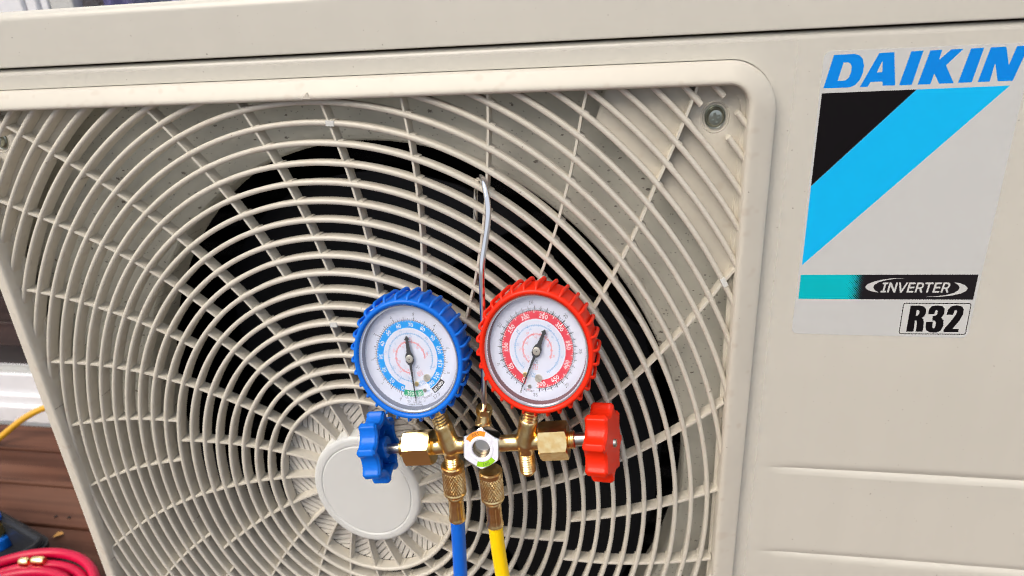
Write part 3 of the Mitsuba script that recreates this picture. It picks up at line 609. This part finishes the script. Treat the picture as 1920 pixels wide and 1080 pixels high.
bodym = (mcyl(cl + ax * nut_l1, cr + ax * (nut_r0 - span), 0.46) + mcyl(cl - up_l * 0.1, cl + up_l * 1.45, 0.62, 0.56) + mcyl(cr - up_r * 0.1, cr + up_r * 1.45, 0.62, 0.56)
         + mcyl(cl, cl + dn_l * 0.75, 0.52, 0.46) + mcyl(cr, cr + dn_r * 0.75, 0.55, 0.46) + mcyl(mid_p, mid_p + dn_m * 0.9, 0.6, 0.5) + m3.Manifold.sphere(0.62, 32).translate(cl.tolist()) + m3.Manifold.sphere(0.62, 32).translate(cr.tolist())
         + mcyl(mid_p - ax * 1.0, mid_p + ax * 1.0, 0.62))
bm = tri(bodym.refine_to_length(0.14)); bm = trimesh.Trimesh(bm.vertices, bm.faces, process=True); trimesh.smoothing.filter_taubin(bm, iterations=14)
put(ms + '__manifold_body', bm, 'mat_brass', smooth=True)
for (c_, up, base) in ((cl, up_l, base_b), (cr, up_r, base_r)):
    L = np.linalg.norm(base - c_)
    put(ms + '__gauge_thread', lathe_on(c_, base, [(0.0, 1.3)] + thread(0.52, 1.35, 2.15) + [(0.44, 2.2)]), 'mat_brass', smooth=30)
    hexn = tri(m3.Manifold.cylinder(0.75, 0.66, 0.66, 6)); u, v, w = frame_of(base - c_, (0, 1, 0)); put(ms + '__gauge_socket', [place(hexn, c_ + w * 2.15, u, v, w), tube([c_ + w * 2.7, c_ + w * (L - 1.5)], 0.55, 24)], 'mat_brass', smooth=30)
def hexnut(h0, h1, r, spin):
    c2 = 0.10
    core = m3.Manifold.cylinder(h1 - h0, r, r, 6).rotate([0, 0, spin]) ^ m3.Manifold.revolve(m3.CrossSection([[(0, 0), (r * 0.90, 0), (r * 1.02, c2), (r * 1.02, h1 - h0 - c2), (r * 0.90, h1 - h0), (0, h1 - h0)]]), 48)
    return core
ua, va, wa = frame_of(ax, (0, 0, 1))        # ua: towards the viewer side or away, va: up
for nm, h0, h1, mt, spin in (('valve_nut', nut_l0, nut_l1, 'mat_brass_bright', -22), ('valve_nut', nut_r0, nut_r1, 'mat_brass', 4)):
    put(ms + '__' + nm, place(tri(hexnut(h0, h1, 1.06, spin)), cl + ax * h0, ua, va, wa), mt, smooth=20)
kx_b, kx_r = P(683, 838, -2.0), P(1127, 829, -2.0)
kb, kr = (kx_b[0] - cl[0]) / ax[0], (kx_r[0] - cl[0]) / ax[0]
put(ms + '__packing_thread', lathe_on(cl + ax * (nut_l0 + 0.0), cl - ax * 50, [(0.1, 0.0)] + thread(0.48, 0.0, 0.42, 0.14) + [(0.3, 0.44)]), 'mat_brass', smooth=30)
put(ms + '__packing_thread', lathe_on(cl + ax * nut_r1, cl + ax * 90, [(0.1, 0.0)] + thread(0.50, 0.0, 0.42, 0.14) + [(0.3, 0.44)]), 'mat_brass', smooth=30)
put(ms + '__valve_stem', tube([cl + ax * (nut_l0 - 0.3), cl + ax * (kb - 0.3)], 0.30, 24), 'mat_steel', smooth=40)
put(ms + '__valve_stem', tube([cl + ax * (nut_r1 + 0.3), cl + ax * (kr + 0.3)], 0.36, 24), 'mat_steel', smooth=40)
def knob(center, direction, mat, label, phase, K_, W_):
    """star knob: closed face towards 'direction', hollow on the other side"""
    star = Point(0, 0).buffer(2.28 * K_, 64)
    for q in range(8):
        a_ = math.radians(45 * q + phase); star = star.difference(Point(2.64 * K_ * math.cos(a_), 2.64 * K_ * math.sin(a_)).buffer(0.82 * K_, 24))
    star = star.buffer(-0.13).buffer(0.26).buffer(-0.13).simplify(0.01)
    cs = lambda p: m3.CrossSection([np.array(orient(p).exterior.coords)[:-1]])
    k = m3.Manifold.extrude(cs(star), W_ - 0.2).translate([0, 0, 0.1])
    k = k + m3.Manifold.extrude(cs(star.buffer(-0.10)), W_)
    k = k - m3.Manifold.extrude(cs(star.buffer(-0.34)), W_ - 0.25).translate([0, 0, -0.01]) + m3.Manifold.cylinder(W_ - 0.1, 0.62, 0.62, 32)
    for q in range(8):
        k = k + m3.Manifold.cube([1.55, 0.10, 0.55], False).translate([0.1, -0.05, W_ - 0.75]).rotate([0, 0, 22.5 + 45 * q + phase])
    k = tri(k.refine_to_length(0.12)); k = trimesh.Trimesh(k.vertices, k.faces, process=True); trimesh.smoothing.filter_taubin(k, iterations=8)
    u, v, w = frame_of(np.array(direction), (0, 0, 1))
    key = put(ms + '__valve_knob', place(k, center - w * W_ / 2, u, v, w), mat, smooth=True, label=label)
    sc = tri(m3.Manifold.cylinder(0.14, 0.24, 0.20, 24) - m3.Manifold.cube([0.6, 0.06, 0.1], True).translate([0, 0, 0.13]) - m3.Manifold.cube([0.06, 0.6, 0.1], True).translate([0, 0, 0.13]))
    put(key + '__screw', place(sc, center + w * (W_ / 2 + 0.0), u, v, w), 'mat_steel', smooth=35)
knob(cl + ax * kb + [0, 0, 0.15], -ax, 'mat_blue', 'blue star shaped plastic hand knob', 0.0, 0.90, 1.2)
knob(cl + ax * kr + [0, 0, -0.25], ax * math.cos(math.radians(11)) - np.array([0, math.sin(math.radians(11)), 0]), 'mat_red', 'red star shaped plastic hand knob', 0.0, 0.92, 1.35)
# bare flare port on the right
put(ms + '__flare_port', lathe_on(cr + dn_r * 0.55, cr + dn_r * 9, [(0.0, 0.0)] + thread(0.50, 0.05, 1.15, 0.155) + [(0.40, 1.18), (0.40, 1.34), (0.36, 1.42), (0.0, 1.42)]), 'mat_brass', smooth=30)
put(ms + '__flare_port', lathe_on(cl + dn_l * 0.55, low_l, [(0.0, 0.0)] + thread(0.48, 0.05, 0.7, 0.155) + [(0.3, 0.72)]), 'mat_brass', smooth=30)
# sight glass in the middle
sg = at(902, 842, YM - 1.25)
nrm = np.array([0.07, -0.985, 0.13]); us, vs, ws = frame_of(nrm, (0, 0, 1))
rolls = math.radians(-3)
us, vs = us * math.cos(rolls) + vs * math.sin(rolls), -us * math.sin(rolls) + vs * math.cos(rolls)
hx = m3.Manifold.cylinder(0.9, 1.22, 1.22, 6).rotate([0, 0, 30]) ^ m3.Manifold.revolve(m3.CrossSection([[(0, 0), (1.25, 0), (1.25, 0.78), (1.12, 0.9), (0, 0.9)]]), 48)
hx = hx - m3.Manifold.cylinder(0.8, 0.60, 0.60, 40).translate([0, 0, 0.4])
put(ms + '__sight_glass', place(tri(hx), sg - ws * 0.9, us, vs, ws), 'mat_chrome', smooth=25)
put(ms + '__sight_glass_neck', tube([sg - ws * 0.8, sg - ws * 1.5], 0.75, 32), 'mat_brass', smooth=40)
S_ = lambda name, mesh, mat, sm=False: put(ms + '__sight_glass__' + name, place(mesh, sg, us, vs, ws), mat, sm)
hexp = Polygon([(1.17 * math.cos(math.radians(30 + 60 * i)), 1.17 * math.sin(math.radians(30 + 60 * i))) for i in range(6)])
S_('label', prism(Point(0, 0).buffer(1.13, 32).intersection(hexp).difference(Point(0, 0).buffer(0.68, 32)), 0.001, 0.010), 'mat_label')
S_('orange_wet_field', prism(sector(0.74, 1.04, 74, 150), 0.0105, 0.014), 'mat_orange')
S_('green_dry_field', prism(sector(0.74, 1.04, 254, 325), 0.0105, 0.014), 'mat_lime')
S_('lettering', trimesh.util.concatenate([label_text('WET', 0.89, 112, 0.17, False, 0.0145, False), label_text('DRY', 0.89, 289, 0.17, False, 0.0145, False)]), 'mat_ink')
S_('retaining_ring', rev([(0.72, 0.01), (0.72, 0.05), (0.62, 0.07), (0.55, 0.04), (0.52, -0.08)], 48), 'mat_label', 40)
S_('eye', rev([(0.53, -0.02), (0.50, -0.45), (0.3, -0.6), (0.0, -0.62)], 48), 'mat_eye', 30)
S_('glass', rev([(0.58, -0.03), (0.3, -0.005), (0, 0.0)], 40), 'mat_glass', 30)
# hook
nutc = P(908, 769, -0.1)
hook0 = mid_p + np.array([0, 0, 0.3])
upn = nutc - mid_p; Ln = np.linalg.norm(upn)
put(ms + '__hook_base', lathe_on(mid_p, nutc, [(0.50, 0.3), (0.50, Ln - 0.75), (0.46, Ln - 0.7), (0.46, Ln - 0.62), (0.42, Ln - 0.6), (0.42, Ln - 0.15)], 36), 'mat_brass', smooth=30)
u, v, w = frame_of(upn, (0, 1, 0))
put(ms + '__hook_nut', place(tri(hexnut(0, 0.42, 0.50, 12)), nutc - w * 0.22, u, v, w), 'mat_brass_bright', smooth=20)
hp = [P(908.5, 776), P(907.5, 700, 0.1), at(905.5, 600, -2.2), at(903.5, 530, -1.9), at(904, 495, -1.7), at(909, 460, -1.45), at(914.5, 420, -1.2), at(915, 390, -1.0), at(911, 360, -0.72), at(906, 340, -0.3), at(900.5, 333, 0.35), at(896, 338, 0.95), at(893, 352, 1.35), at(891.5, 385, 1.5), at(891, 418, 1.55)]
put(ms + '__hook', tube(spline(hp, 110), 0.165, 20), 'mat_chrome', smooth=True)

# ------------------------------------------------------------------ hoses on the ports
def hose(key, label, a, b, tube_pts, mat):
    """knurled coupling from a, crimped ferrule to b, then the tube"""
    t = thing(key, label, 'hose')
    a, b = np.array(a), np.array(b); u, v, w = frame_of(b - a, (0, 1, 0)); L = np.linalg.norm(b - a)
    l1 = L * 0.53
    n, m = 150, 44; prof = []
    hs = np.linspace(0, l1, m); V = []
    for h in hs:
        q = h / l1
        for j in range(n):
            th = 2 * PI * j / n
            if 0.20 < q < 0.86:
                c1_ = abs(((th * 13 / PI + h * 3.6) % 1) - 0.5); c2_ = abs(((th * 13 / PI - h * 3.6) % 1) - 0.5)
                r = 0.775 - 0.11 * min(1, max(0, (0.30 - min(c1_, c2_) * 1.0) / 0.30)) ** 1.0 * 1.0 + 0.02
                r = 0.655 + 0.26 * min(c1_, c2_, 0.3)
            else: r = 0.745 if q < 0.17 or 0.89 < q < 0.97 else 0.70
            if q < 0.03: r = 0.66
            if q > 0.97: r = 0.62
            V.append((r * math.cos(th), r * math.sin(th), h))
    V = np.array(V); k = len(V); V = np.vstack([V, [(0, 0, 0), (0, 0, l1)]])
    f = np.vstack([grid_faces(m, n, wrap_b=True)[:, ::-1], [(k, (j + 1) % n, j) for j in range(n)], [(k + 1, (m - 1) * n + j, (m - 1) * n + (j + 1) % n) for j in range(n)]])
    put(t + '__knurled_coupling', place(trimesh.Trimesh(V, f, process=False), a, u, v, w), 'mat_brass', smooth=40)
    put(t + '__neck', place(rev([(0.40, l1 - 0.05), (0.40, l1 + 0.12)], 32), a, u, v, w), 'mat_brass', smooth=40)
    l2, l3 = l1 + 0.10, L; fv = []; n2 = 96
    pr = [(0.40, 0), (0.50, 0.01), (0.53, 0.05), (0.53, 0.10), (0.49, 0.14), (0.495, 0.2), (0.50, 0.5), (0.505, 0.82), (0.56, 0.90), (0.575, 0.96), (0.54, 1.0), (0.44, 1.0)]
    for r, q in pr:
        for j in range(n2):
            rr = r - (0.022 if 0.18 < q < 0.85 and (j % 8) < 2 else 0); fv.append((rr * math.cos(2 * PI * j / n2), rr * math.sin(2 * PI * j / n2), l2 + (l3 - l2) * q))
    put(t + '__ferrule', place(trimesh.Trimesh(np.array(fv), grid_faces(len(pr), n2, wrap_b=True)[:, ::-1], process=False), a, u, v, w), 'mat_brass', smooth=30)
    put(t + '__tube', tube(spline([b - w * 0.2] + list(tube_pts), 60), 0.47, 28), mat, smooth=True)
    return t
def Q(px, py, y): return at(px, py, y)
hose('blue_hose', 'blue refrigerant hose hanging from left port below the blue gauge', P(848.5, 869), P(858, 973), [Q(860.5, 1020, YM - 0.05), Q(863.5, 1080, YM - 0.2), Q(866, 1150, YM - 0.6), Q(868, 1300, YM - 1.6), Q(868, 1500, YM - 3)], 'mat_hose_blue')
lt = meshkit.text_mesh('R', 0.24, 0.004); Vl = np.array(lt.vertices); Vl[:, :2] -= (Vl[:, :2].min(0) + Vl[:, :2].max(0)) / 2
axp = P(858.3, 987); th0 = -0.25
an = th0 + Vl[:, 1] / 0.47
put('blue_hose__letter', trimesh.Trimesh(np.stack([axp[0] + (0.474 + Vl[:, 2] * 0.5) * np.sin(an), axp[1] - (0.474 + Vl[:, 2] * 0.5) * np.cos(an), axp[2] + Vl[:, 0]], -1), lt.faces, process=False), 'mat_ink')
hose('yellow_hose', 'yellow refrigerant hose hanging from centre port beside the blue hose', P(919.5, 880, -0.1), P(928.5, 984, -0.1), [Q(933, 1020, YM - 0.2), Q(942.5, 1080, YM - 0.4), Q(957, 1150, YM - 0.9), Q(985, 1300, YM - 2.2), Q(1010, 1500, YM - 4)], 'mat_hose_yellow')

# ------------------------------------------------------------------ tool case, fittings, red hose, cable and leaf on the deck
case = thing('tool_case', 'open black plastic tool case lying on the wooden deck', 'tool case')
HC = ZG + 4.0
pc = at_z(86, 1015, HC)
e1, e2, f1, f2 = np.array([-0.944, 0.33]), np.array([-0.33, -0.944]), np.array([0.882, -0.471]), np.array([-0.471, -0.882])
def tray(o, d1, d2, L1, L2, r, h, floor_):
    outer_ = Polygon(rrect(0, L1, 0, L2, r)); inner_ = Polygon(rrect(1.1, L1 - 1.1, 1.1, L2 - 1.1, max(r - 0.9, 0.4)))
    m = [prism(outer_.difference(inner_), 0, h), prism(outer_, -0.0, floor_), prism(outer_.buffer(0.35).difference(inner_), h - 0.9, h - 0.25)]
    rim = tube([(x, y, h) for x, y in rrect(0.55, L1 - 0.55, 0.55, L2 - 0.55, r - 0.3, 8)] + [(L1 - 0.55, L2 - 0.55 - r + 0.3, h)], 0.5, 10)
    mm = trimesh.util.concatenate([tri(q) for q in m + [rim]]); V = np.array(mm.vertices)
    return trimesh.Trimesh(np.stack([o[0] + V[:, 0] * d1[0] + V[:, 1] * d2[0], o[1] + V[:, 0] * d1[1] + V[:, 1] * d2[1], o[2] + V[:, 2]], -1), mm.faces, process=False)
o1 = np.array([pc[0], pc[1], ZG + 0.05]) - np.r_[e1 * 0.3 + e2 * 0.3, 0]
put(case + '__tray', tray(o1, e1, e2, 21, 34, 1.6, 3.95, 0.5), 'mat_case', smooth=35)
o2 = np.array([pc[0], pc[1], ZG + 0.05]) + np.r_[f1 * 1.1 - f2 * 0.8, 0]
put(case + '__lid', tray(o2, f1, f2, 22, 34, 2.2, 3.5, 0.5), 'mat_case', smooth=35)
for a in (2.5, 12, 26): put(case + '__hinge', tube([np.r_[o1[:2] + e2 * a - e1 * 0.5, HC - 0.6], np.r_[o1[:2] + e2 * (a + 4) - e1 * 0.5, HC - 0.6]], 0.4, 12), 'mat_case', smooth=40)
# fitting with blue cap standing in the tray
fit = thing('valve_fitting', 'brass flare fitting with blue cap standing in the black case', 'fitting')
fc = at_z(3, 1020, ZG + 0.6); fb = np.array([fc[0], fc[1], ZG + 0.6])
def upright(prof, n=32): m = rev(prof, n); m.apply_translation(fb); return m
put(fit + '__base_cap', upright([(0, 0.0), (1.75, 0.0), (1.8, 0.2), (1.75, 1.3), (1.5, 1.5), (0, 1.5)]), 'mat_blue', smooth=35)
put(fit + '__body', [upright([(1.2, 1.5), (1.2, 3.9)]), (lambda m: (m.apply_translation(fb + [0, 0, 2.0]), m)[1])(tri(hexnut(0, 1.2, 1.65, 10)))], 'mat_brass_bright', smooth=25)
put(fit + '__blue_cap', upright([(1.15, 3.6), (1.25, 3.7), (1.1, 5.9), (0.95, 6.15), (0, 6.2)]), 'mat_blue', smooth=35)
# coil of red hose on the case
coil = thing('red_hose_coil', 'coiled glossy red hose with brass couplings lying over the black case', 'hose')
zc = ZG + 5.2
A_, B_, C_ = [at_z(*q, zc)[:2] for q in ((0, 1055), (75, 1040), (177, 1082))]
def circ3(a, b, c):
    D = 2 * (a[0] * (b[1] - c[1]) + b[0] * (c[1] - a[1]) + c[0] * (a[1] - b[1]))
    ux = ((a @ a) * (b[1] - c[1]) + (b @ b) * (c[1] - a[1]) + (c @ c) * (a[1] - b[1])) / D
    uy = ((a @ a) * (c[0] - b[0]) + (b @ b) * (a[0] - c[0]) + (c @ c) * (b[0] - a[0])) / D
    return np.array([ux, uy]), np.linalg.norm(a - [ux, uy])
cc, cr_ = circ3(A_, B_, C_)
turns = [(0.0, 0.0), (-1.25, -0.55), (-2.55, -0.2), (-1.1, -1.7), (-2.4, -1.6)]
pts = []
for i, (d_, h_) in enumerate(turns):
    for q in np.linspace(0, 2 * PI, 60, endpoint=False):
        m_ = q / (2 * PI); d2, h2 = turns[(i + 1) % len(turns)] if i + 1 < len(turns) else (d_, h_)
        rr = cr_ + d_ + (d2 - d_) * smooth(0.8, 1, m_) + 0.25 * math.sin(2 * q + i); pts.append((cc[0] + rr * math.cos(q - 2.4), cc[1] + rr * math.sin(q - 2.4), zc + h_ + (h2 - h_) * smooth(0.8, 1, m_)))
put(coil + '__tube', tube(pts, 0.58, 14), 'mat_hose_pink', smooth=True)
for px0, px1, py in ((37, 55, 1053.5), (60, 84, 1051.5)):
    c0, c1_ = at_z(px0, py, zc + 0.25), at_z(px1, py, zc + 0.25)
    put(coil + '__coupling', lathe_on(c0, c1_, [(0, 0), (0.42, 0.05), (0.55, 0.3), (0.55, np.linalg.norm(c1_ - c0) - 0.4), (0.4, np.linalg.norm(c1_ - c0)), (0, np.linalg.norm(c1_ - c0))], 20), 'mat_brass_bright', smooth=35)
cab = 'extension_cable'
k0, k1, k2 = at_z(-12, 829, ZG + 0.6), at(28, 797, 48.5), at(78, 767, 50.5)
put(cab, tube(spline([k0 + (k0 - k1) * 1.4 * np.array([1, 1, 0]), k0, k1, k2, k2 + np.array([8, 0.3, 0.6]), k2 + np.array([18, 0.2, -4.0])], 60), 0.5, 14), 'mat_cable', smooth=True)
labels[cab] = {'label': 'yellow cable lying in front of the white door sill', 'category': 'cable'}
lf = at_z(110, 1006, ZG); th_ = np.linspace(0, 1, 9)
V = []
for q in th_:
    wv = 0.62 * math.sin(PI * q) ** 0.8
    for s_ in (-1, -0.5, 0, 0.5, 1): V.append((lf[0] + (q - 0.5) * 1.3 - s_ * wv * 0.3, lf[1] + (q - 0.5) * 0.7 + s_ * wv * 0.75, ZG + 0.12 + 0.25 * abs(s_) * math.sin(PI * q) + 0.12 * q))
put('fallen_leaf', trimesh.Trimesh(np.array(V), grid_faces(9, 5), process=False), 'mat_leaf', smooth=True)
labels['fallen_leaf'] = {'label': 'small dry yellow leaf on the deck board near the tool case', 'category': 'leaf'}
